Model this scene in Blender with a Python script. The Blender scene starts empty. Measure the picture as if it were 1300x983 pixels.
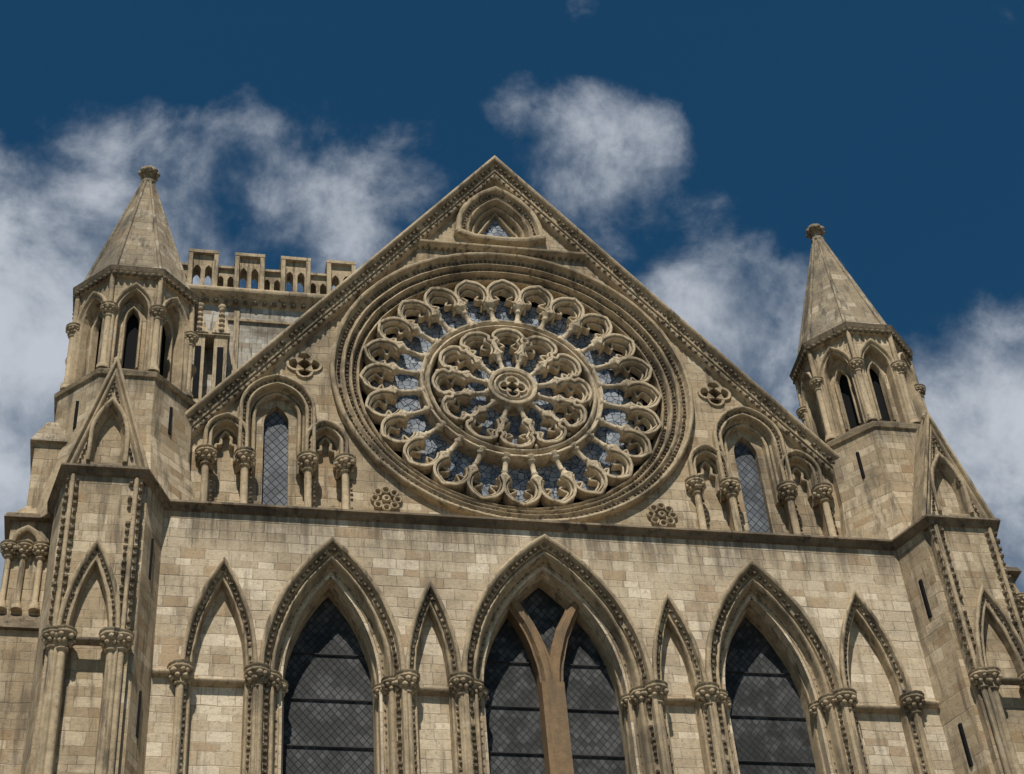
import bpy, math, random
import numpy as np
from mathutils import Matrix, Vector, noise as mnoise
random.seed(4)
GZ=-32.7
# ---------------------------------------------------------------- materials
def newmat(name):
    m=bpy.data.materials.new(name); m.use_nodes=True
    nt=m.node_tree; b=nt.nodes['Principled BSDF']; return m,nt,b
def N(nt,t,**k):
    n=nt.nodes.new(t)
    for a,v in k.items(): setattr(n,a,v)
    return n
def mth(nt,op,a,b=None,c=None):
    n=N(nt,'ShaderNodeMath',operation=op)
    for i,v in enumerate((a,b,c)):
        if v is None: continue
        if isinstance(v,(int,float)): n.inputs[i].default_value=v
        else: nt.links.new(v,n.inputs[i])
    return n.outputs[0]
def mix(nt,f,a,b,blend='MIX'):
    n=N(nt,'ShaderNodeMix',data_type='RGBA',blend_type=blend)
    for s,v in ((n.inputs[0],f),(n.inputs[6],a),(n.inputs[7],b)):
        if isinstance(v,(int,float)): s.default_value=v
        elif isinstance(v,tuple): s.default_value=(*v,1) if len(v)==3 else v
        else: nt.links.new(v,s)
    return n.outputs[2]
def ramp(nt,f,p0,p1,c0=0.0,c1=1.0):
    n=N(nt,'ShaderNodeMapRange',interpolation_type='SMOOTHSTEP')
    nt.links.new(f,n.inputs[0])
    n.inputs[1].default_value=p0;n.inputs[2].default_value=p1;n.inputs[3].default_value=c0;n.inputs[4].default_value=c1
    return n.outputs[0]
def noise(nt,vec,sc,det=6,rough=.6,dist=0):
    n=N(nt,'ShaderNodeTexNoise'); nt.links.new(vec,n.inputs['Vector'])
    n.inputs['Scale'].default_value=sc;n.inputs['Detail'].default_value=det;n.inputs['Roughness'].default_value=rough;n.inputs['Distortion'].default_value=dist
    return n.outputs[0]
def wallcoords(nt):
    g=N(nt,'ShaderNodeNewGeometry')
    sp=N(nt,'ShaderNodeSeparateXYZ'); nt.links.new(g.outputs['Position'],sp.inputs[0])
    sn=N(nt,'ShaderNodeSeparateXYZ'); nt.links.new(g.outputs['True Normal'],sn.inputs[0])
    a=mth(nt,'MULTIPLY',sp.outputs[1],sn.outputs[0]); b=mth(nt,'MULTIPLY',sp.outputs[0],sn.outputs[1])
    u=mth(nt,'SUBTRACT',a,b)
    zn=N(nt,'ShaderNodeTexNoise',noise_dimensions='1D'); nt.links.new(sp.outputs[2],zn.inputs['W']); zn.inputs['Scale'].default_value=.9; zn.inputs['Detail'].default_value=2
    z=mth(nt,'ADD',sp.outputs[2],mth(nt,'MULTIPLY',zn.outputs[0],.75))
    c=N(nt,'ShaderNodeCombineXYZ'); nt.links.new(u,c.inputs[0]); nt.links.new(z,c.inputs[1])
    return g.outputs['Position'],c.outputs[0],sp
def stone(name,c1,c2,blocks=True,dark=(.115,.093,.068),grime=.5,mort=(.19,.16,.12),bw=.50,bh=.25,bump=.6,bloom=.45,ledges=()):
    m,nt,b=newmat(name)
    pos,uv,sp=wallcoords(nt)
    n1=noise(nt,pos,.55,6,.65); n2=noise(nt,pos,5,8,.7); n3=noise(nt,pos,38,5,.7)
    mp=N(nt,'ShaderNodeMapping'); nt.links.new(pos,mp.inputs[0]); mp.inputs[3].default_value=(3.0,3.0,.30)
    st=noise(nt,mp.outputs[0],1.5,7,.68)
    col=mix(nt,ramp(nt,n2,.35,.68),c1,c2)
    if blocks:
        wn=N(nt,'ShaderNodeTexNoise'); nt.links.new(pos,wn.inputs['Vector']); wn.inputs['Scale'].default_value=3; wn.inputs['Detail'].default_value=4
        va=N(nt,'ShaderNodeVectorMath',operation='MULTIPLY_ADD'); nt.links.new(wn.outputs[1],va.inputs[0]); va.inputs[1].default_value=(.07,.045,0); nt.links.new(uv,va.inputs[2])
        br=N(nt,'ShaderNodeTexBrick'); nt.links.new(va.outputs[0],br.inputs[0])
        br.inputs['Scale'].default_value=1;br.inputs['Brick Width'].default_value=bw;br.inputs['Row Height'].default_value=bh
        br.inputs['Mortar Size'].default_value=.009;br.inputs['Mortar Smooth'].default_value=.6
        br.offset=.43;br.offset_frequency=2;br.squash=.68;br.squash_frequency=3
        br.inputs['Color1'].default_value=(0,0,0,1);br.inputs['Color2'].default_value=(1,1,1,1);br.inputs['Mortar'].default_value=(.5,.5,.5,1)
        bc=N(nt,'ShaderNodeSeparateColor'); nt.links.new(br.outputs[0],bc.inputs[0])
        col=mix(nt,ramp(nt,bc.outputs[0],0,1,0,.8),col,mix(nt,n2,(c2[0]*.62,c2[1]*.59,c2[2]*.56),(c2[0]*1.05,c2[1]*1.0,c2[2]*.92)))
        wv=mth(nt,'LESS_THAN',bc.outputs[0],.16)
        col=mix(nt,mth(nt,'MULTIPLY',wv,.6),col,(c1[0]*1.18,c1[1]*1.2,c1[2]*1.25))
        wv2=mth(nt,'GREATER_THAN',bc.outputs[0],.93)
        col=mix(nt,mth(nt,'MULTIPLY',wv2,.5),col,(c1[0]*.6,c1[1]*.48,c1[2]*.38))
        jv=ramp(nt,n1,.38,.62,.15,.8)
        col=mix(nt,mth(nt,'MULTIPLY',br.outputs[1],jv),col,mort)
    n5=noise(nt,pos,1.7,6,.7); col=mix(nt,ramp(nt,n5,.52,.72,0,bloom),col,(.58,.52,.41))
    col=mix(nt,mth(nt,'MULTIPLY',ramp(nt,n1,.46,.66),grime),col,dark,'MIX')
    col=mix(nt,mth(nt,'MULTIPLY',ramp(nt,st,.50,.66),grime*1.3),col,dark)
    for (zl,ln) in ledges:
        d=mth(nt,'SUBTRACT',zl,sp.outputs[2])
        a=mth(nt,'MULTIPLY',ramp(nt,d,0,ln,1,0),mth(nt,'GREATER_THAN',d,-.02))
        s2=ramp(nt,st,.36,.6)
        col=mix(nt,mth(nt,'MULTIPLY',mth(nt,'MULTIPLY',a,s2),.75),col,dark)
    n6=noise(nt,pos,12,5,.75)
    col=mix(nt,mth(nt,'MULTIPLY',ramp(nt,n6,.52,.68),.5),col,(dark[0]*1.3,dark[1]*1.25,dark[2]*1.15))
    col=mix(nt,mth(nt,'MULTIPLY',ramp(nt,n3,.5,.72),.4),col,(dark[0]*1.2,dark[1]*1.2,dark[2]*1.2))
    nt.links.new(col,b.inputs['Base Color']); b.inputs['Roughness'].default_value=.92
    b.inputs['Specular IOR Level'].default_value=.12
    bp=N(nt,'ShaderNodeBump'); bp.inputs['Strength'].default_value=bump; bp.inputs['Distance'].default_value=.045
    h=mth(nt,'ADD',mth(nt,'MULTIPLY',n2,.9),mth(nt,'MULTIPLY',n3,.5))
    if blocks:
        h=mth(nt,'ADD',h,mth(nt,'MULTIPLY',bc.outputs[0],.35))
        h=mth(nt,'SUBTRACT',h,mth(nt,'MULTIPLY',br.outputs[1],.6))
    nt.links.new(h,bp.inputs['Height']); nt.links.new(bp.outputs[0],b.inputs['Normal'])
    return m
MAT={}
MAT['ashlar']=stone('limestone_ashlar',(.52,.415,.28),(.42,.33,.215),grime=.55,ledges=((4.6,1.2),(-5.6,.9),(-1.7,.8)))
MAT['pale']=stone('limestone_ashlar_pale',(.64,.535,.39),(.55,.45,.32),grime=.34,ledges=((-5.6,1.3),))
MAT['carved']=stone('limestone_carved',(.48,.375,.245),(.36,.28,.175),blocks=False,grime=.7,bloom=.35)
MAT['tracery']=stone('limestone_tracery',(.60,.49,.34),(.48,.385,.26),blocks=False,grime=.55)
MAT['spire']=stone('limestone_spire',(.40,.33,.235),(.30,.245,.17),grime=.7,bh=.24,bw=.4,dark=(.10,.088,.07))
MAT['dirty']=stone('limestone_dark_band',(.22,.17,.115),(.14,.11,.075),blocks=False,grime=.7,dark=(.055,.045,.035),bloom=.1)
MAT['far']=stone('limestone_tower_pale',(.48,.45,.39),(.36,.33,.28),grime=.8,bh=.4,bw=.8)
MAT['brown']=stone('limestone_mullion_brown',(.26,.17,.095),(.19,.125,.07),blocks=False,grime=.5,bloom=.1)
def simple(name,c,r=.8,s=.2):
    m,nt,b=newmat(name); g=N(nt,'ShaderNodeNewGeometry'); n=noise(nt,g.outputs[0],4,5)
    nt.links.new(mix(nt,n,tuple(x*.7 for x in c),tuple(x*1.3 for x in c)),b.inputs['Base Color']); b.inputs['Roughness'].default_value=r; b.inputs['Specular IOR Level'].default_value=s
    return m
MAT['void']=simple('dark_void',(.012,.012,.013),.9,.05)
MAT['iron']=simple('iron_bars',(.03,.03,.032),.7,.2)
MAT['lead']=simple('lead_roof',(.12,.125,.13),.6,.3)
def glass(name,ca,cb,scale,lead,rose=False,spec=.2,rough=.6,blotch=.7):
    m,nt,b=newmat(name)
    g=N(nt,'ShaderNodeNewGeometry'); sp=N(nt,'ShaderNodeSeparateXYZ'); nt.links.new(g.outputs[0],sp.inputs[0])
    x,z=sp.outputs[0],sp.outputs[2]
    if rose:
        v=N(nt,'ShaderNodeTexVoronoi',feature='DISTANCE_TO_EDGE'); nt.links.new(g.outputs[0],v.inputs['Vector']); v.inputs['Scale'].default_value=scale
        v2=N(nt,'ShaderNodeTexVoronoi'); nt.links.new(g.outputs[0],v2.inputs['Vector']); v2.inputs['Scale'].default_value=scale
        lm=ramp(nt,v.outputs[0],.02,.06,1,0); cell=v2.outputs['Color']
    else:
        def lat(sg):
            a=mth(nt,'ADD',mth(nt,'MULTIPLY',x,scale*1.25),mth(nt,'MULTIPLY',z,scale*sg))
            f=mth(nt,'ABSOLUTE',mth(nt,'SUBTRACT',mth(nt,'FRACT',a),.5)); return f,mth(nt,'FLOOR',a)
        f1,i1=lat(1);f2,i2=lat(-1)
        lm=ramp(nt,mth(nt,'MAXIMUM',f1,f2),.42,.48)
        wn=N(nt,'ShaderNodeTexWhiteNoise',noise_dimensions='2D'); c=N(nt,'ShaderNodeCombineXYZ'); nt.links.new(i1,c.inputs[0]);nt.links.new(i2,c.inputs[1]); nt.links.new(c.outputs[0],wn.inputs[0]); cell=wn.outputs[1]
    sc=N(nt,'ShaderNodeSeparateColor'); nt.links.new(cell,sc.inputs[0])
    base=mix(nt,sc.outputs[0],ca,cb)
    n=noise(nt,g.outputs[0],1.6,5); base=mix(nt,ramp(nt,n,.42,.62,0,blotch),base,tuple(x*.5 for x in ca))
    base=mix(nt,lm,base,lead)
    nt.links.new(base,b.inputs['Base Color']); b.inputs['Roughness'].default_value=rough
    b.inputs['Specular IOR Level'].default_value=spec
    bp=N(nt,'ShaderNodeBump'); bp.inputs['Strength'].default_value=.7; bp.inputs['Distance'].default_value=.03
    nt.links.new(mth(nt,'ADD',mth(nt,'MULTIPLY',sc.outputs[1],1.0),lm),bp.inputs['Height']); nt.links.new(bp.outputs[0],b.inputs['Normal'])
    return m
MAT['roseglass']=glass('rose_leaded_glass',(.17,.205,.255),(.36,.39,.43),6.5,(.04,.04,.045),True,.15,.7,.6)
MAT['glass']=glass('leaded_quarry_glass',(.030,.032,.034),(.085,.086,.088),5,(.018,.018,.018),blotch=.85)
MAT['lancetglass']=glass('lancet_quarry_glass',(.09,.10,.12),(.15,.165,.185),4,(.03,.03,.03))
# ---------------------------------------------------------------- mesh building
root=bpy.data.objects.new('gothic_cathedral',None); bpy.context.collection.objects.link(root)
PARTS={}
class Part:
    def __init__(s,name,mat): s.name=name;s.mat=mat;s.v=[];s.f=[];s.s=[]
    def add(s,v,f,smooth=False):
        o=len(s.v); s.v+=[tuple(p) for p in v]; s.f+=[tuple(i+o for i in q) for q in f]; s.s+=[smooth]*len(f)
def P(name,mat):
    if name not in PARTS: PARTS[name]=Part(name,mat)
    return PARTS[name]
def ID(x,y,z): return (x,y,z)
def sub(prof,k=4):
    out=[prof[0][:2]]
    for q in prof[1:]:
        p=out[-1]
        if len(q)==3 and q[2]:
            dx,dy=q[0]-p[0],q[1]-p[1]; L=math.hypot(dx,dy); nx,ny=dy/L,-dx/L
            if ny>0 or (ny==0 and nx<0): nx,ny=-nx,-ny
            for i in range(1,k+1):
                t=i/k; w=math.sin(math.pi*t)*q[2]; out.append((p[0]+dx*t+nx*w,p[1]+dy*t+ny*w))
        else: out.append(q[:2])
    return out
def norms(path,closed=False):
    n=len(path); res=[]
    for i in range(n):
        if closed: a,b,c=path[i-1],path[i],path[(i+1)%n]
        else: a,b,c=path[max(i-1,0)],path[i],path[min(i+1,n-1)]
        def nn(p,q):
            dx,dz=q[0]-p[0],q[1]-p[1]; L=math.hypot(dx,dz)
            return None if L<1e-9 else (-dz/L,dx/L)
        u,v=nn(a,b),nn(b,c)
        if u is None:u=v
        if v is None:v=u
        mx,mz=u[0]+v[0],u[1]+v[1]; L=math.hypot(mx,mz) or 1
        mx/=L;mz/=L; cs=max(mx*u[0]+mz*u[1],.35); res.append((mx/cs,mz/cs))
    return res
def offs(path,o,closed=False): return [(p[0]+n[0]*o,p[1]+n[1]*o) for p,n in zip(path,norms(path,closed))]
def sweep(part,path,prof,y0=0,closed=False,T=ID,k=4):
    pr=sub(prof,k); nn=norms(path,closed); v=[];f=[]; m=len(pr)
    for p,n in zip(path,nn):
        for (o,d) in pr: v.append(T(p[0]+n[0]*o,y0+d,p[1]+n[1]*o))
    L=len(path)
    for i in range(L if closed else L-1):
        j=(i+1)%L
        for q in range(m-1): f.append((i*m+q,j*m+q,j*m+q+1,i*m+q+1))
    if not closed:
        f.append(tuple(range(m))); f.append(tuple((L-1)*m+q for q in range(m))[::-1])
    part.add(v,f)
def beads(part,path,off,y,spacing,size,closed=False,T=ID,depth=None,gap=.0):
    q=offs(path,off,closed)
    if closed: q=q+[q[0]]
    depth=depth or size*.8
    seg=[math.hypot(q[i+1][0]-q[i][0],q[i+1][1]-q[i][1]) for i in range(len(q)-1)]
    tot=sum(seg); n=max(int(tot/spacing),1); sp=tot/n; i=0;acc=0
    for k in range(n):
        t=(k+.5)*sp
        while i<len(seg)-1 and acc+seg[i]<t: acc+=seg[i]; i+=1
        r=(t-acc)/max(seg[i],1e-9)
        x=q[i][0]+(q[i+1][0]-q[i][0])*r; z=q[i][1]+(q[i+1][1]-q[i][1])*r
        dx=(q[i+1][0]-q[i][0])/seg[i]; dz=(q[i+1][1]-q[i][1])/seg[i]; h=size/2*random.uniform(.7,1.15); dd=depth*random.uniform(.5,1.1)
        if random.random()<.03: continue
        v=[T(x+(a*dx-b*dz)*h,y,z+(a*dz+b*dx)*h) for a,b in((-1,-1),(1,-1),(1,1),(-1,1))]
        v+=[T(x+(a*dx-b*dz)*h*.5,y-dd,z+(a*dz+b*dx)*h*.5) for a,b in((-1,-1),(1,-1),(1,1),(-1,1))]
        part.add(v,[(0,1,5,4),(1,2,6,5),(2,3,7,6),(3,0,4,7),(4,5,6,7)])
def arch(cx,zs,a,h,zb=None,n=14):
    h=max(h,a*1.001); R=(a*a+h*h)/(2*a); c=R-a; ph=math.acos(-c/R) if R>0 else 0
    L=[]
    for i in range(n+1):
        t=math.pi+(ph-math.pi)*i/n; L.append((c+R*math.cos(t),zs+R*math.sin(t)))
    L[-1]=(0,zs+h)
    Rr=[(-x,z) for x,z in L[:-1]][::-1]
    pts=[(cx+x,z) for x,z in L+Rr]
    if zb is not None and zb<zs-1e-6: pts=[(cx-a,zb)]+pts+[(cx+a,zb)]
    return pts
def circle(cx,cz,r,n): return [(cx+r*math.sin(2*math.pi*i/n),cz+r*math.cos(2*math.pi*i/n)) for i in range(n)]
def fill(part,outer,holes,y0,th,T=ID):
    cu=bpy.data.curves.new('tmp','CURVE'); cu.dimensions='2D'; cu.fill_mode='BOTH'; cu.extrude=th/2
    for pl in [outer]+holes:
        s=cu.splines.new('POLY'); s.points.add(len(pl)-1); s.use_cyclic_u=True
        for i,p in enumerate(pl): s.points[i].co=(p[0],p[1],0,1)
    ob=bpy.data.objects.new('tmp',cu); bpy.context.collection.objects.link(ob)
    dg=bpy.context.evaluated_depsgraph_get(); me=bpy.data.meshes.new_from_object(ob.evaluated_get(dg))
    v=[T(p.co.x,y0+th/2-p.co.z,p.co.y) for p in me.vertices]; f=[tuple(q.vertices) for q in me.polygons]
    part.add(v,f); bpy.data.objects.remove(ob); bpy.data.meshes.remove(me)
def lathe(part,p0,p1,prof,seg=10,smooth=True):
    p0=Vector(p0);p1=Vector(p1);ax=(p1-p0); L=ax.length; ax=ax/L
    a=ax.orthogonal().normalized(); b=ax.cross(a); v=[];f=[]
    for (t,r) in prof:
        c=p0+ax*(t*L)
        for i in range(seg):
            w=2*math.pi*(i+.5)/seg; v.append(tuple(c+a*(r*math.cos(w))+b*(r*math.sin(w))))
    m=len(prof)
    for j in range(m-1):
        for i in range(seg): f.append((j*seg+i,j*seg+(i+1)%seg,(j+1)*seg+(i+1)%seg,(j+1)*seg+i))
    part.add(v,f,smooth); part.add([v[i] for i in range(seg)],[tuple(range(seg))]); part.add([v[(m-1)*seg+i] for i in range(seg)],[tuple(range(seg))])
def knob(part,c,r):
    lathe(part,(c[0],c[1],c[2]-r),(c[0],c[1],c[2]+r),[(0,.15*r),(.2,.75*r),(.5,r),(.8,.75*r),(1,.15*r)],6)
def capital(part,x,y,z,s=1.0,foliage=True):
    lathe(part,(x,y,z-.42*s),(x,y,z),[(0,.11*s),(.06,.135*s),(.1,.10*s),(.3,.11*s),(.55,.15*s),(.7,.2*s),(.72,.23*s),(.82,.25*s),(.86,.21*s),(.9,.25*s),(1,.26*s)],12)
    if foliage:
        for k in range(8):
            a=k*math.pi/4+random.uniform(-.2,.2)
            knob(part,(x+.19*s*math.cos(a),y+.19*s*math.sin(a),z-.17*s),.062*s*random.uniform(.75,1.25))
            knob(part,(x+.15*s*math.cos(a+.4),y+.15*s*math.sin(a+.4),z-.27*s),.055*s*random.uniform(.75,1.25))
def column(part,x,y,z0,z1,r=.075,base=True,foliage=True,cs=1.0):
    capital(part,x,y,z1,cs,foliage); L=z1-.4*cs-z0
    lathe(part,(x,y,z0),(x,y,z1-.4*cs),[(0,r*1.9),(.1/L,r*1.9),(.13/L,r*1.4),(.18/L,r*1.65),(.24/L,r),(1,r)] if base else [(0,r),(1,r)],10)
def prism(part,pa,za,pb=None,zb=0):
    pb=pb or pa; n=len(pa)
    v=[(p[0],p[1],za) for p in pa]+[(p[0],p[1],zb) for p in pb]
    f=[(i,(i+1)%n,n+(i+1)%n,n+i) for i in range(n)]+[tuple(range(n)),tuple(range(n,2*n))]
    part.add(v,f)
def rect(x0,x1,y0,y1): return [(x0,y0),(x1,y0),(x1,y1),(x0,y1)]
def octa(cx,cy,R): return [(cx+R*math.cos(math.radians(22.5+45*k)),cy+R*math.sin(math.radians(22.5+45*k))) for k in range(8)]
def box(part,x0,x1,y0,y1,z0,z1): prism(part,rect(x0,x1,y0,y1),z0,None,z1)
# ================================================================ GABLE
CZ=8.2; SL=1.30
gw=P('gable_wall','ashlar'); mo=P('gable_mouldings','carved'); dk=P('dogtooth_bands','dirty')
cop=[(-8.45,CZ-SL*8.45),(0,CZ),(8.45,CZ-SL*8.45)]
outer=[(-8.4,-6.2),(-8.4,CZ-SL*8.4-.1),(0,CZ-.15),(8.4,CZ-SL*8.4-.1),(8.4,-6.2)]
def quatre(cx,cz,r):
    pts=[]
    for k in range(4):
        a0=k*math.pi/2
        for i in range(-5,6):
            t=a0+i*math.radians(24)
            pts.append((cx+r*.56*math.sin(a0)+r*.42*math.sin(t),cz+r*.56*math.cos(a0)+r*.42*math.cos(t)))
    return pts
rose_hole=circle(0,0,4.42,144)
h1=[rose_hole]; h2=[circle(0,0,3.9,144)]
lanc=[];side=[]
for s in(-1,1):
    lanc.append(arch(s*5.725,-1.45,.74,.92,-3.2)); side.append(arch(s*4.585,-2.35,.40,.52,-3.2)); side.append(arch(s*6.88,-2.35,.41,.54,-3.2))
def ext(path,zb): return [(path[0][0],zb)]+path[1:-1]+[(path[-1][0],zb)]
for p in lanc: h1.append(ext(offs(p,-.06),-5.0))
for p in side: h1.append(ext(offs(p,-.03),-5.0))
for s in(-1,1):
    h1.append(quatre(s*5.11,.10,.38)); h2.append(quatre(s*5.11,.10,.37)); h2.append(arch(s*5.725,-1.6,.29,.58,-4.9,8))
tri_o=arch(0,5.35,.84,1.4,5.15); h1.append(offs(tri_o,-.02)); 
tri_i=[(-.56,5.42),(0,6.4),(.56,5.42)]; h2.append(tri_i)
fill(gw,outer,h1,0,.28); fill(gw,outer,h2,.28,.5)
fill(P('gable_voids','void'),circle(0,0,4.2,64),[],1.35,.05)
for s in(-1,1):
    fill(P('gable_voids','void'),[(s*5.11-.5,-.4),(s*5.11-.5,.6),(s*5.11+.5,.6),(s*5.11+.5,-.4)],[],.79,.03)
    fill(P('lancet_glass','lancetglass'),[(s*5.725-.3,-5),(s*5.725-.3,-.9),(s*5.725+.3,-.9),(s*5.725+.3,-5)],[],.45,.02)
    sweep(mo,offs(quatre(s*5.11,.10,.38),0,True),[(.07,.0),(.06,-.05),(0,-.04),(-.03,.1)],0,True)
fill(P('apex_glass','roseglass'),[(-.6,5.3),(-.6,6.45),(.6,6.45),(.6,5.3)],[],.33,.02)
# coping
cp=P('gable_coping','carved')
sweep(cp,cop,[(-.1,.75),(.02,.7),(.04,-.2),(.0,-.36),(-.1,-.36,.03),(-.14,-.24),(-.24,-.22),(-.3,-.16,.04),(-.42,-.14,.03),(-.46,.0)],0)
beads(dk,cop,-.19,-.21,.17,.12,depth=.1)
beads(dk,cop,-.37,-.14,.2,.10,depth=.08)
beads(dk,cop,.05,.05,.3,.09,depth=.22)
for s in(-1,1):
    a,b=sorted((s*8.1,s*8.6)); box(cp,a,b,-.62,.7,CZ-SL*8.45-.3,CZ-SL*8.45+.28)
    knob(cp,(s*8.35,-.62,CZ-SL*8.45+.05),.16)
rf=P('transept_roof','lead')
v=[(-8.3,.78,CZ-SL*8.3-.5),(0,.78,CZ-.5),(8.3,.78,CZ-SL*8.3-.5),(-8.3,30,CZ-SL*8.3-.5),(0,30,CZ-.5),(8.3,30,CZ-SL*8.3-.5)]
rf.add(v,[(0,1,4,3),(1,2,5,4)])
box(P('transept_body','ashlar'),-8.3,8.3,1.5,30,GZ,-3.0)
# apex window
sweep(mo,tri_o,[(.34,0),(.33,-.16),(.2,-.18,.03),(.16,-.06),(.06,-.05),(.04,-.02),(-.06,-.02,.05),(-.1,.12),(-.2,.14,.04),(-.22,.28)],0)
beads(dk,tri_o,.11,-.05,.12,.08)
sweep(mo,[(-1.22,5.2),(-.7,5.0),(0,4.95),(.7,5.0),(1.22,5.2)],[(.2,0),(.16,-.16),(0,-.18,.03),(-.06,0)],0)
sweep(mo,[tri_i[0],tri_i[1],tri_i[2],tri_i[0]],[(.08,.28),(.06,.22),(0,.22,.02),(-.02,.33)],0)
sweep(mo,[(-2.3,4.68),(2.3,4.68)],[(.1,0),(.08,-.14),(0,-.18,.03),(-.08,-.05),(-.1,0)],0)
beads(dk,[(-2.3,4.68),(2.3,4.68)],-.1,-.02,.16,.08)
# rose rim
rim=circle(0,0,4.5,192); RM=P('rose_rim','carved')
sweep(RM,rim,[(0,0),(-.0,-.14),(-.1,-.17,.03),(-.13,-.05),(-.16,.0),(-.26,.02),(-.3,-.02),(-.37,-.0,.04),(-.39,.12),(-.47,.14),(-.48,.08),(-.56,.1,.05),(-.58,.24),(-.66,.26),(-.67,.2),(-.74,.22,.05),(-.75,.38),(-.8,.4),(-.82,.75)],0,True)
beads(dk,rim,-.21,.01,.125,.09,True); beads(dk,rim,-.43,.125,.12,.09,True); beads(dk,rim,-.62,.245,.11,.08,True)
fill(P('rose_glass','roseglass'),circle(0,0,3.40,120),[],.54,.03)
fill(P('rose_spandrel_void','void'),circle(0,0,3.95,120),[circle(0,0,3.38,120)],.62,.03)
TR=P('rose_tracery','tracery')
sweep(TR,circle(0,0,2.29,144),[(0,.54),(0,.18),(-.09,.14,.06),(-.12,.2),(-.15,.22),(-.17,.14),(-.26,.16,.05),(-.27,.54)],0,True)
sweep(TR,circle(0,0,.60,64),[(0,.54),(.0,.16),(-.09,.08,.07),(-.12,.18),(-.14,.12),(-.2,.14,.04),(-.22,.54)],0,True)
def rot(path,A): return [(v*math.sin(A)+u*math.cos(A),v*math.cos(A)-u*math.sin(A)) for u,v in path]
fill(TR,circle(0,0,.40,40),[quatre(0,0,.32)],.17,.10)
sweep(TR,quatre(0,0,.32),[(.05,.17),(.04,.12),(0,.13),(-.02,.26)],0,True)
def smoothp(pts,k=4):
    out=[]
    n=len(pts)
    for i in range(n-1):
        p0=pts[max(i-1,0)];p1=pts[i];p2=pts[i+1];p3=pts[min(i+2,n-1)]
        for j in range(k):
            t=j/k
            out.append(tuple(.5*((2*p1[d])+(-p0[d]+p2[d])*t+(2*p0[d]-5*p1[d]+4*p2[d]-p3[d])*t*t+(-p0[d]+3*p1[d]-3*p2[d]+p3[d])*t**3) for d in(0,1)))
    out.append(pts[-1]); return out
def sym(h): return h+[(-u,v) for u,v in h[:-1]][::-1]
po=smoothp(sym([(-.30,2.90),(-.40,3.02),(-.455,3.22),(-.415,3.45),(-.29,3.62),(-.12,3.72),(0,3.77)]),3)
pi_=smoothp(sym([(-.20,2.90),(-.285,3.02),(-.30,3.14),(-.12,3.2),(-.27,3.34),(-.16,3.48),(0,3.56)]),4)
for k in range(24):
    A=k*math.pi/12; e=.003*(k%2)
    sweep(TR,rot(po,A),[(-.0,.42+e),(-.0,.16+e),(-.06,.10+e,.045),(-.07,.18),(-.085,.18),(-.135,.17,.04),(-.14,.42)],0,k=4)
    sweep(TR,rot(pi_,A),[(.02,.48),(.02,.30),(-.03,.28,.02),(-.035,.48)],0,k=3)
    B=A+math.pi/24; d=(math.sin(B),math.cos(B)); yy=.24
    def q(r,y=yy): return (d[0]*r,y,d[1]*r)
    lathe(TR,q(2.20),q(3.0),[(0,.155),(.08,.155),(.12,.10),(.17,.135),(.22,.085),(.3,.068),(.62,.062),(.65,.095),(.69,.07),(.78,.095),(.86,.15),(.91,.165),(.95,.14),(1,.15)],10)
ti=smoothp(sym([(-.22,1.08),(-.345,1.2),(-.43,1.38),(-.415,1.52),(-.37,1.58),(-.43,1.70),(-.33,1.88),(-.15,1.97),(0,2.0)]),3)
tc=smoothp(sym([(-.15,1.12),(-.265,1.24),(-.29,1.40),(-.11,1.5),(-.27,1.63),(-.19,1.77),(0,1.83)]),4)
for k in range(12):
    A=k*math.pi/6; e=.003*(k%2)
    sweep(TR,rot(ti,A),[(-.0,.42+e),(-.0,.16+e),(-.065,.10+e,.045),(-.075,.19),(-.09,.19),(-.145,.17,.04),(-.15,.42)],0,k=4)
    sweep(TR,rot(tc,A),[(.02,.48),(.02,.29),(-.04,.27,.025),(-.045,.48)],0,k=3)
    B=A+math.pi/12; d=(math.sin(B),math.cos(B))
    lathe(TR,(d[0]*.52,.24,d[1]*.52),(d[0]*1.2,.24,d[1]*1.2),[(0,.13),(.12,.13),(.16,.085),(.22,.115),(.28,.065),(.6,.06),(.66,.09),(.7,.07),(.82,.13),(.9,.15),(1,.13)],10)
    knob(TR,(d[0]*1.86,.28,d[1]*1.86),.07)
# gable arcades
for p,o in [(l,.16) for l in lanc]+[(s_,.11) for s_ in side]:
    sweep(mo,p,[(o,0),(o-.01,-.14),(o-.09,-.15,.03),(o-.1,-.05),(-.0,-.04),(-.02,-.07),(-.09,-.04,.03),(-.1,.12),(-.14,.16),(-.16,.28)],0)
    beads(dk,p,.02,-.04,.12,.07)
for p in lanc:
    ip=offs(p,-.2); sweep(mo,ip,[(.04,.28),(.03,.16),(-.05,.14,.04),(-.07,.28)],0)
for p in side:
    cx=(p[0][0]+p[-1][0])/2
    q=smoothp([(cx-.24,-2.95),(cx-.25,-2.5),(cx-.13,-2.43),(cx-.14,-2.25),(cx,-2.05),(cx+.14,-2.25),(cx+.13,-2.43),(cx+.25,-2.5),(cx+.24,-2.95)],3)
    sweep(mo,q,[(.02,.28),(.02,.14),(-.05,.12,.02),(-.06,.28)],0)
cl=P('gable_arcade_columns','carved')
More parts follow.
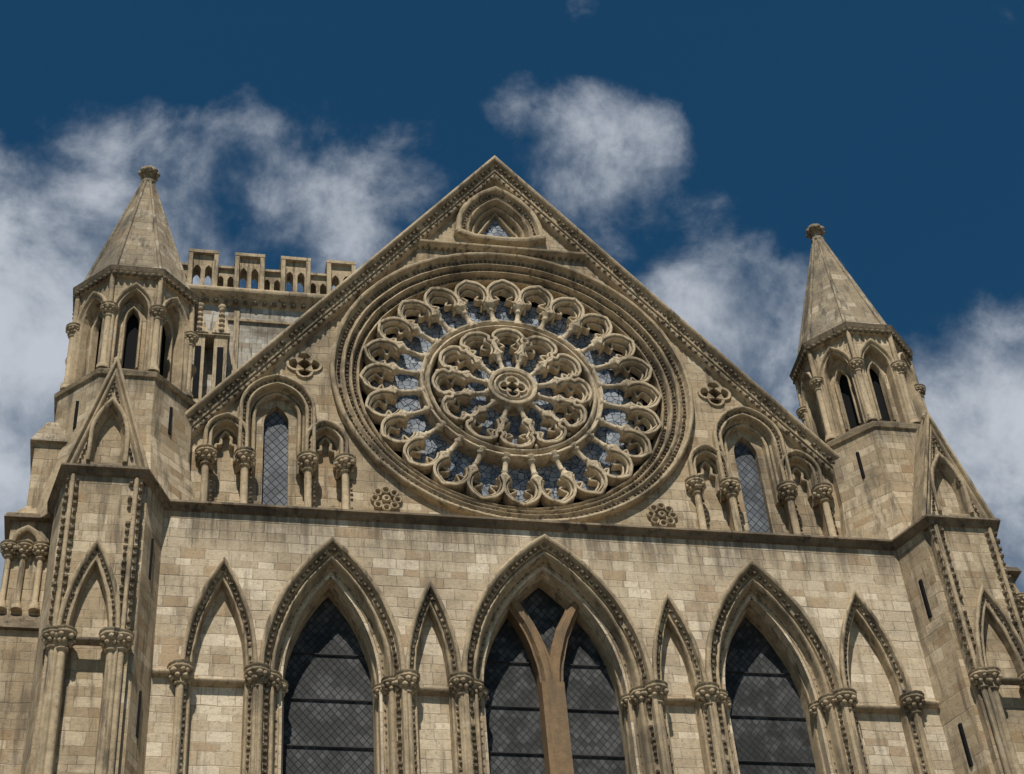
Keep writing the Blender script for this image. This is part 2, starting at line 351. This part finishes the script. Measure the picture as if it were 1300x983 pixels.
for s in(-1,1):
    for x in(4.16,5.01,6.44,7.32):
        column(cl,s*x,-.1,-4.95,-2.9,.085)
        box(cl,s*x-.17,s*x+.17,-.28,.05,-5.5,-4.95)
        beads(dk,[(s*x+.15,-4.9),(s*x+.15,-3.35)],0,.0,.13,.07)
    fx,fz=s*3.23,-3.95
    for k in range(8):
        a=k*math.pi/4; c=circle(fx+.26*math.cos(a),fz+.26*math.sin(a),.11,10)
        sweep(mo,c,[(0,0),(0,-.06),(-.05,-.06,.02),(-.06,0)],0,True)
    sweep(mo,circle(fx,fz,.1,12),[(0,0),(0,-.08),(-.06,-.08,.02),(-.08,0)],0,True)
# ================================================================ LOWER WALL
YL=-1.33; SP=-9.7; ZB=-17.0
lw=P('arcade_wall','pale'); lm=P('arcade_mouldings','carved')
win=[arch(0,SP,2.0,3.82,ZB,22),arch(-4.61,SP,1.47,3.43,ZB,18),arch(4.61,SP,1.47,3.43,ZB,18)]
bl=[]
for s in(-1,1): bl+= [arch(s*2.57,SP,.57,2.44,ZB,12),arch(s*6.86,SP,.75,2.77,ZB,12)]
lo=[(-8.3,GZ),(-8.3,-5.62),(8.3,-5.62),(8.3,GZ)]
fill(lw,lo,[offs(p,-.03) for p in win]+[offs(p,-.03) for p in bl],YL,.26)
fill(lw,lo,[offs(p,-.5) for p in win],YL+.26,.5)
prof_big=[(0.0,0),(.01,-.15),(-.09,-.17,.03),(-.12,-.04),(-.22,-.02),(-.23,.04),(-.33,.06,.06),(-.35,.22),(-.37,.26),(-.45,.30,.05),(-.46,.48),(-.48,.52),(-.55,.56,.04),(-.56,.86)]
prof_sm=[(0.0,0),(.01,-.13),(-.07,-.14,.03),(-.09,-.03),(-.15,-.02),(-.16,.03),(-.22,.05,.03),(-.24,.26)]
for p in win:
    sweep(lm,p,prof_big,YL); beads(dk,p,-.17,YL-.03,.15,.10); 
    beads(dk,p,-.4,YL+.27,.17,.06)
for p in bl:
    sweep(lm,p,prof_sm,YL); beads(dk,p,-.12,YL-.02,.14,.075)
fill(P('arcade_glass','glass'),[(-7,ZB),(-7,-6),(7,-6),(7,ZB)],[],YL+.84,.03)
for (cx,a) in((0,1.45),(-4.61,.9),(4.61,.9)):
    z=-8.6
    while z>ZB: box(P('saddle_bars','iron'),cx-a,cx+a,YL+.8,YL+.83,z,z+.02); z-=1.1
ym=P('central_mullion','brown')
def strip(part,pts,w0,w1,y,th):
    n=len(pts); nn=norms(pts); v=[];f=[]
    for i,(p,q) in enumerate(zip(pts,nn)):
        w=w0+(w1-w0)*i/(n-1)
        for (o,d) in((-w,th),(-w,.1),(-w*.75,.1),(-w*.4,0),(w*.4,0),(w*.75,.1),(w,.1),(w,th)): v.append((p[0]+q[0]*o,y+d,p[1]+q[1]*o))
    for i in range(n-1):
        for k in range(7): f.append((i*8+k,i*8+k+1,i*8+8+k+1,i*8+8+k))
    part.add(v,f)
for s in(-1,1):
    br=smoothp([(s*.07,-9.6),(s*.10,-9.0),(s*.22,-8.4),(s*.42,-7.8),(s*.66,-7.32),(s*.95,-6.9)],4)
    strip(ym,br,.17,.14,YL+.42+(.004 if s>0 else 0),.42)
box(ym,-.24,.24,YL+.415,YL+.83,ZB,-9.3)
for s in(-1,1):
    for (x0,x1) in((2.1,3.04),(6.2,7.5)):
        a,b=sorted((s*x0,s*x1)); sweep(lm,[(a,SP-.1),(b,SP-.1)],[(.07,.26),(.06,.14),(-.04,.12,.03),(-.08,.26)],YL)
sh=P('arcade_shafts','carved')
for s in(-1,1):
    for (x,big) in((2.02,-1),(3.12,1),(6.1,-1),(7.6,0)):
        column(sh,s*x,YL-.06,ZB,SP+.05,.085,cs=1.05)
        if big:
            column(sh,s*(x+big*.26),YL+.14,ZB,SP+.05,.075,cs=.95)
            column(sh,s*(x+big*.44),YL+.4,ZB,SP+.05,.065,cs=.8)
sweep(lm,[(-8.15,SP-.1),(-7.75,SP-.1)],[(.07,0),(.06,-.1),(-.04,-.12,.03),(-.08,0)],YL)
sweep(lm,[(7.75,SP-.1),(8.15,SP-.1)],[(.07,0),(.06,-.1),(-.04,-.12,.03),(-.08,0)],YL)
TP=lambda x,y,z:(x,-z,y)
def plan(part,pts,prof,z): sweep(part,[(x,-y) for x,y in pts],prof,z,T=TP)
full=[(-10.4,1.5),(-10.4,-1.2),(-10.15,-2.3),(-8.62,-2.3),(-8.15,YL),(8.15,YL),(8.62,-2.3),(10.15,-2.3),(10.4,-1.2),(10.4,1.5)]
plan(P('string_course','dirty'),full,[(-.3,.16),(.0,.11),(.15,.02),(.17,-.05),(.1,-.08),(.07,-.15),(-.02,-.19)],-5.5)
box(P('gable_ledge','ashlar'),-8.3,8.3,YL+.02,.0-.003,-5.9,-5.45)
# ================================================================ TOWERS
def tower(s,tag):
    X=lambda x: s*x
    w=P(tag+'_walls','ashlar'); c=P(tag+'_mouldings','carved'); d=P(tag+'_bands','dirty'); sp=P(tag+'_spire','spire'); vo=P(tag+'_openings','void')
    mir=lambda pts:[(s*x,y) for x,y in pts]
    MT=lambda x,y,z:(s*x,y,z)
    prism(w,mir([(8.15,YL),(8.52,-2.1),(10.2,-2.1),(10.4,-1.2),(10.4,1.5),(8.15,1.5)]),GZ,None,-5.5)
    ba=arch(9.4,SP,.48,2.1,ZB,12)
    fill(w,[(8.62,GZ),(8.62,-5.55),(10.15,-5.55),(10.15,GZ)],[ba],-2.3,.198,T=MT)
    sweep(c,ba,[(.12,0),(.12,-.12),(.04,-.13,.03),(.02,-.03),(-.04,-.02),(-.1,.04,.03),(-.12,.2)],-2.3,T=MT)
    beads(d,ba,.0,-2.33,.13,.06,T=MT)
    for x in(8.95,9.85):
        column(c,X(x),-2.38,ZB,SP+.05,.08)
    for x in(8.75,10.03):
        lathe(c,(X(x),-2.33,SP),(X(x),-2.33,-5.7),[(0,.05),(1,.05)],8)
        beads(d,[(x-.1,SP+.1),(x-.1,-5.75)],0,-2.3,.2,.10,T=MT,depth=.1)
        beads(d,[(x+.1,SP+.1),(x+.1,-5.75)],0,-2.3,.2,.10,T=MT,depth=.1)
        capital(c,X(x),-2.36,SP+.05,.9)
        lathe(c,(X(x),-2.36,ZB),(X(x),-2.36,SP-.3),[(0,.07),(1,.07)],8)
    sweep(d,[(8.62,SP-.1),(10.15,SP-.1)],[(.07,0),(.06,-.1),(-.04,-.12,.03),(-.08,0)],-2.3,T=MT)
    gx=9.4; hw=.78; zb=-5.45; za=-2.5
    gp=[(gx-hw,zb),(gx,za),(gx+hw,zb)]
    nic=arch(gx,-4.55,.36,1.05,-5.2,8)
    fill(w,gp,[nic],-2.2,.2,T=MT)
    fill(w,[(gx-hw+.02,zb),(gx,za-.03),(gx+hw-.02,zb)],[],-1.98,1.6,T=MT)
    sweep(c,gp,[(.12,.7),(.12,-.1),(.04,-.13,.02),(.0,-.05),(-.08,-.06,.03),(-.12,0)],-2.2,T=MT)
    sweep(c,nic,[(.06,0),(.06,-.07),(-.02,-.06,.02),(-.06,.1),(-.1,.2)],-2.2,T=MT)
    beads(d,gp,-.17,-2.22,.13,.06,T=MT)
    lathe(c,(X(gx),-2.15,za),(X(gx),-2.15,za+.4),[(0,.05),(.5,.05),(.7,.1),(.85,.08),(1,.02)],8)
    tx,ty=9.2,.4
    prism(w,octa(X(tx),ty,1.64),-5.6,None,-1.7)
    prism(c,octa(X(tx),ty,1.70),-1.7,octa(X(tx),ty,1.74),-1.6)
    prism(d,octa(X(tx),ty,1.74),-1.6,octa(X(tx),ty,1.5),-1.35)
    prism(w,octa(X(tx),ty-.1,1.95),-5.6,octa(X(tx),ty-.02,1.645),-3.4)
    for sx in(-1,1):
        box(vo,X(tx)+sx*1.02-.05,X(tx)+sx*1.02+.05,ty-1.14,ty-1.05,-3.0,-2.2)
    R=1.42; ap=R*math.cos(math.pi/8); sd=R*math.sin(math.pi/8)
    z0,z1=-1.4,1.72; zc=.55
    for k in range(8):
        ph=k*math.pi/4; n=(math.sin(ph),-math.cos(ph)); t=(math.cos(ph),math.sin(ph))
        def T(u,y,z,n=n,t=t): return (X(tx)+n[0]*(ap-y)+t[0]*u,ty+n[1]*(ap-y)+t[1]*u,z)
        a=arch(0,zc+.02,.38,.78,z0+.1,10)
        fill(w,[(-sd,z0),(-sd,z1),(sd,z1),(sd,z0)],[a],0,.16,T=T)
        slit=arch(0,zc-.1,.16,.42,z0+.35,6)
        fill(w,[(-sd*.9,z0),(-sd*.9,z1),(sd*.9,z1),(sd*.9,z0)],[slit],.24,.1,T=T)
        sweep(c,a,[(.12,0),(.12,-.06),(.05,-.09,.03),(.02,-.02),(-.04,-.0,.03),(-.06,.24)],0,T=T)
        sweep(c,slit,[(.06,.24),(.05,.18),(-.0,.18,.02),(-.02,.34)],0,T=T)
        fill(vo,[(-.3,z0),(-.3,z1),(.3,z1),(.3,z0)],[],.42,.02,T=T)
        cc=octa(X(tx),ty,R+.05)[k]
        column(c,cc[0],cc[1],z0,zc+.08,.08,foliage=False,cs=.8)
        capital(c,cc[0],cc[1],zc+.08,.75)
        lathe(c,(cc[0],cc[1],zc+.05),(cc[0],cc[1],z1),[(0,.07),(1,.06)],8)
    prism(c,octa(X(tx),ty,1.46),1.68,octa(X(tx),ty,1.6),1.8)
    prism(d,octa(X(tx),ty,1.6),1.8,octa(X(tx),ty,1.63),1.92)
    prism(c,octa(X(tx),ty,1.63),1.92,octa(X(tx),ty,1.42),2.05)
    oc=octa(X(tx),ty,1.55)
    for k in range(8):
        p,q=oc[k],oc[(k+1)%8]
        for i in range(8):
            t=(i+.5)/8; knob(d,(p[0]+(q[0]-p[0])*t,p[1]+(q[1]-p[1])*t,1.72),.065)
    zt=6.7
    prism(sp,octa(X(tx),ty,1.38),2.05,octa(X(tx),ty,.13),zt)
    for k in range(8):
        p=octa(X(tx),ty,1.39)[k]; q=octa(X(tx),ty,.13)[k]
        lathe(sp,(p[0],p[1],2.05),(q[0],q[1],zt),[(0,.055),(1,.035)],6)
    lathe(sp,(X(tx),ty,zt-.1),(X(tx),ty,7.35),[(0,.15),(.1,.2),(.18,.11),(.4,.09),(.5,.15),(.56,.21),(.72,.23),(.82,.16),(.9,.09),(1,.03)],10)
    for k in range(8):
        a=k*math.pi/4; knob(sp,(X(tx)+.21*math.cos(a),ty+.21*math.sin(a),7.03),.09)
    prism(w,mir(rect(10.3,11.3,-.6,.9)),GZ,None,-5.5)
    prism(d,mir(rect(10.2,11.45,-.75,1.0)),-5.6,mir(rect(10.2,11.4,-.7,.95)),-5.45)
    prism(c,mir(rect(10.2,11.3,-.65,.9)),-5.45,mir(rect(10.2,11.05,-.5,.8)),-5.1)
    prism(w,mir(rect(10.2,11.05,-.5,.8)),-5.1,None,-3.3)
    prism(sp,mir(rect(10.2,11.15,-.6,.85)),-3.3,mir(rect(10.2,10.85,-.3,.6)),-2.5)
    prism(w,mir(rect(10.35,11.8,-.9,1.2)),GZ,None,-8.6)
    prism(d,mir(rect(10.35,11.9,-1.0,1.3)),-8.6,mir(rect(10.35,11.25,-.6,.9)),-8.0)
    for x in(10.6,10.95,11.25):
        column(c,X(x),-.66,-7.95,-6.3,.06,cs=.8)
    sweep(c,arch(10.93,-6.3,.28,.45,None,6),[(.08,0),(.08,-.1),(-.04,-.1,.02),(-.05,0)],-.6,T=MT)
    for zc2 in(-7.3,-11.0):
        box(vo,*sorted((X(8.31),X(8.37))),-1.78,-1.68,zc2-.5,zc2+.5)
tower(-1,'turret_a'); tower(1,'turret_b')
# ================================================================ CROSSING TOWER
ct=P('crossing_tower_walls','far'); cd=P('crossing_tower_parapet','carved')
y0=30; zt=32.9
box(ct,-10,10,y0,y0+20,GZ,zt)
sweep(cd,[(-10.3,zt),(10.3,zt)],[(.25,.0),(.2,-.5),(-.1,-.55,.05),(-.3,-.2),(-.5,-.1),(-.6,0)],y0)
beads(P('crossing_tower_corbels','dirty'),[(-10,zt-.45),(10,zt-.45)],0,y0-.15,.45,.22)
holes=[]
x=-10.1; per=2.2
ol=[(-10.1,zt)]
while x<10.1-1e-6:
    ol+=[(x,zt+2.5),(x+1.2,zt+2.5),(x+1.2,zt+1.6),(x+per,zt+1.6)]
    holes.append(arch(x+.33,zt+1.5,.17,.35,zt+.35,4)); holes.append(arch(x+.87,zt+1.5,.17,.35,zt+.35,4)); holes.append(arch(x+1.45,zt+.9,.15,.3,zt+.3,4)); holes.append(arch(x+1.93,zt+.9,.15,.3,zt+.3,4))
    x+=per
ol+=[(x,zt)]
fill(cd,ol,holes,y0-.25,.7)
x=-10.1
while x<10:
    box(cd,x-.12,x+1.32,y0-.45,y0+.55,zt+2.5,zt+2.7); box(cd,x+1.32,x+per-.12,y0-.4,y0+.5,zt+1.6,zt+1.74)
    box(cd,x-.1,x+.1,y0-.5,y0-.1,zt,zt+2.4); box(cd,x+1.1,x+1.3,y0-.5,y0-.1,zt,zt+2.4); x+=per
for bx in(-6.3,-7.3,-8.4):
    box(cd,bx-.3,bx+.3,y0-.9,y0,GZ,zt-3.4)
    prism(cd,rect(bx-.42,bx+.42,y0-1.05,y0),zt-3.4,rect(bx-.03,bx+.03,y0-.5,y0-.4),zt-1.3)
    knob(cd,(bx,y0-.45,zt-1.2),.22)
    for k in range(5): knob(cd,(bx,y0-1.0+.1*k,zt-3.2+.42*k),.16)
    box(P('crossing_tower_windows','void'),bx-.14,bx+.14,y0-.93,y0-.86,zt-7.4,zt-4.2)
for zz in(zt-3.5,zt-8.0): box(cd,-8.8,-5.9,y0-1.0,y0,zz,zz+.22)
for xx in(-5.6,-.4,5.2): box(cd,xx-.12,xx+.12,y0-.15,y0,GZ,zt-1.0)
box(cd,-6,10,y0-.12,y0,zt-1.6,zt-1.45)
for cx in(-2.9,2.9):
    a=arch(cx,zt-8,1.8,3.0,zt-24,10); fill(P('crossing_tower_windows','void'),a,[],y0-.02,.01)
    sweep(cd,a,[(.4,0),(.35,-.3),(0,-.2,.1),(-.1,0)],y0)
# ---------------------------------------------------------------- finalize
for p in PARTS.values():
    vs=p.v
    if p.mat in('carved','tracery','dirty','spire','ashlar','brown'):
        amp=.012
        vs=[]
        for q in p.v:
            k=Vector(q); d=mnoise.noise_vector(k*2.3)*amp+mnoise.noise_vector(k*9.0)*amp*.9; vs.append((q[0]+d.x,q[1]+d.y*.5,q[2]+d.z))
    me=bpy.data.meshes.new(p.name); me.from_pydata(vs,[],p.f); me.polygons.foreach_set('use_smooth',p.s); me.materials.append(MAT[p.mat]); me.update()
    o=bpy.data.objects.new(p.name,me); bpy.context.collection.objects.link(o); o.parent=root
m,nt,b=newmat('paving'); g=N(nt,'ShaderNodeNewGeometry'); n=noise(nt,g.outputs[0],.4,8)
nt.links.new(mix(nt,n,(.16,.15,.13),(.26,.24,.21)),b.inputs['Base Color']); b.inputs['Roughness'].default_value=.9
me=bpy.data.meshes.new('ground'); S=3000; me.from_pydata([(-S,-S,GZ),(S,-S,GZ),(S,S,GZ),(-S,S,GZ)],[],[(0,1,2,3)]); me.materials.append(m)
bpy.context.collection.objects.link(bpy.data.objects.new('ground',me))
# ---------------------------------------------------------------- camera
C=Vector((-8.0343,-32.5465,-31.0552)); yaw,pit,rol,F=.2432,.7642,-.0974,2372.01; PPY=446
f=Vector((math.sin(yaw)*math.cos(pit),math.cos(yaw)*math.cos(pit),math.sin(pit))); r=Vector((math.cos(yaw),-math.sin(yaw),0)); u=r.cross(f)
r2=r*math.cos(rol)+u*math.sin(rol); u2=-r*math.sin(rol)+u*math.cos(rol)
cd_=bpy.data.cameras.new('camera'); co=bpy.data.objects.new('camera',cd_); bpy.context.collection.objects.link(co)
M=Matrix(((r2.x,u2.x,-f.x,C.x),(r2.y,u2.y,-f.y,C.y),(r2.z,u2.z,-f.z,C.z),(0,0,0,1))); co.matrix_world=M
cd_.sensor_width=36; cd_.lens=F/1300*36; cd_.shift_y=-(491.5-PPY)/1300; cd_.clip_end=10000; cd_.clip_start=.5
bpy.context.scene.camera=co
def pixdir(px,py): return (f+r2*((px-650)/F)+u2*((PPY-py)/F)).normalized()
# ---------------------------------------------------------------- light
el=math.radians(57); az=math.radians(-14)
sd_=Vector((math.sin(az)*math.cos(el),-math.cos(az)*math.cos(el),math.sin(el)))
sl=bpy.data.lights.new('sun','SUN'); sl.energy=5.0; sl.angle=math.radians(.53); sl.color=(1,.94,.84)
so=bpy.data.objects.new('sun',sl); bpy.context.collection.objects.link(so); so.rotation_euler=sd_.to_track_quat('Z','Y').to_euler()
w=bpy.data.worlds.new('World'); bpy.context.scene.world=w; w.use_nodes=True; nt=w.node_tree
bg=nt.nodes['Background']; sky=N(nt,'ShaderNodeTexSky',sky_type='NISHITA'); sky.sun_disc=False; sky.sun_elevation=el; sky.sun_rotation=math.pi-az
sky.air_density=1; sky.dust_density=.3; sky.ozone_density=2.5
tc_=N(nt,'ShaderNodeTexCoord'); D=tc_.outputs['Generated']
blobs=[(60,430,.10,.95),(20,560,.12,1.25),(-60,500,.14,1.25),(150,300,.07,.9),(230,260,.06,.75),(330,260,.065,.7),(420,280,.065,.7),(480,270,.045,.5),(110,180,.03,.5),(390,160,.025,.5),(540,210,.035,.45),(660,140,.025,.6),(740,195,.045,.8),(800,205,.04,.75),(780,255,.045,.7),(870,290,.035,.55),(900,420,.055,.95),(980,440,.055,.9),(930,370,.04,.6),(1240,560,.07,1.15),(1310,600,.085,1.15),(1220,490,.04,.8),(740,15,.014,.5),(320,118,.011,.45),(1200,650,.07,1.05)]
acc=None
for (px,py,rad,amp) in blobs:
    dv=pixdir(px,py)
    vm=N(nt,'ShaderNodeVectorMath',operation='DOT_PRODUCT'); nt.links.new(D,vm.inputs[0]); vm.inputs[1].default_value=dv
    o=ramp(nt,vm.outputs['Value'],math.cos(rad*1.3),1,0,amp)
    acc=o if acc is None else mth(nt,'SMOOTH_MAX',acc,o,.2)
n1=noise(nt,D,16,10,.6,.2); n2=noise(nt,D,45,6,.65,.3)
nn=mth(nt,'ADD',mth(nt,'MULTIPLY',n1,.8),mth(nt,'MULTIPLY',n2,.2))
nn=mth(nt,'MULTIPLY_ADD',mth(nt,'SUBTRACT',nn,.5),1.15,.5)
dens=ramp(nt,mth(nt,'ADD',mth(nt,'MULTIPLY',acc,.58),nn),.72,1.24)
skc=mix(nt,1.0,sky.outputs[0],(.18,.54,.66),'MULTIPLY')
cloudc=mix(nt,ramp(nt,n1,.35,.65),(3.6,4.2,5.1),(6.8,7.3,8.1))
final=mix(nt,dens,skc,cloudc)
nt.links.new(final,bg.inputs[0]); bg.inputs[1].default_value=.075
sc=bpy.context.scene; sc.view_settings.view_transform='Standard'; sc.view_settings.look='None'; sc.view_settings.exposure=0
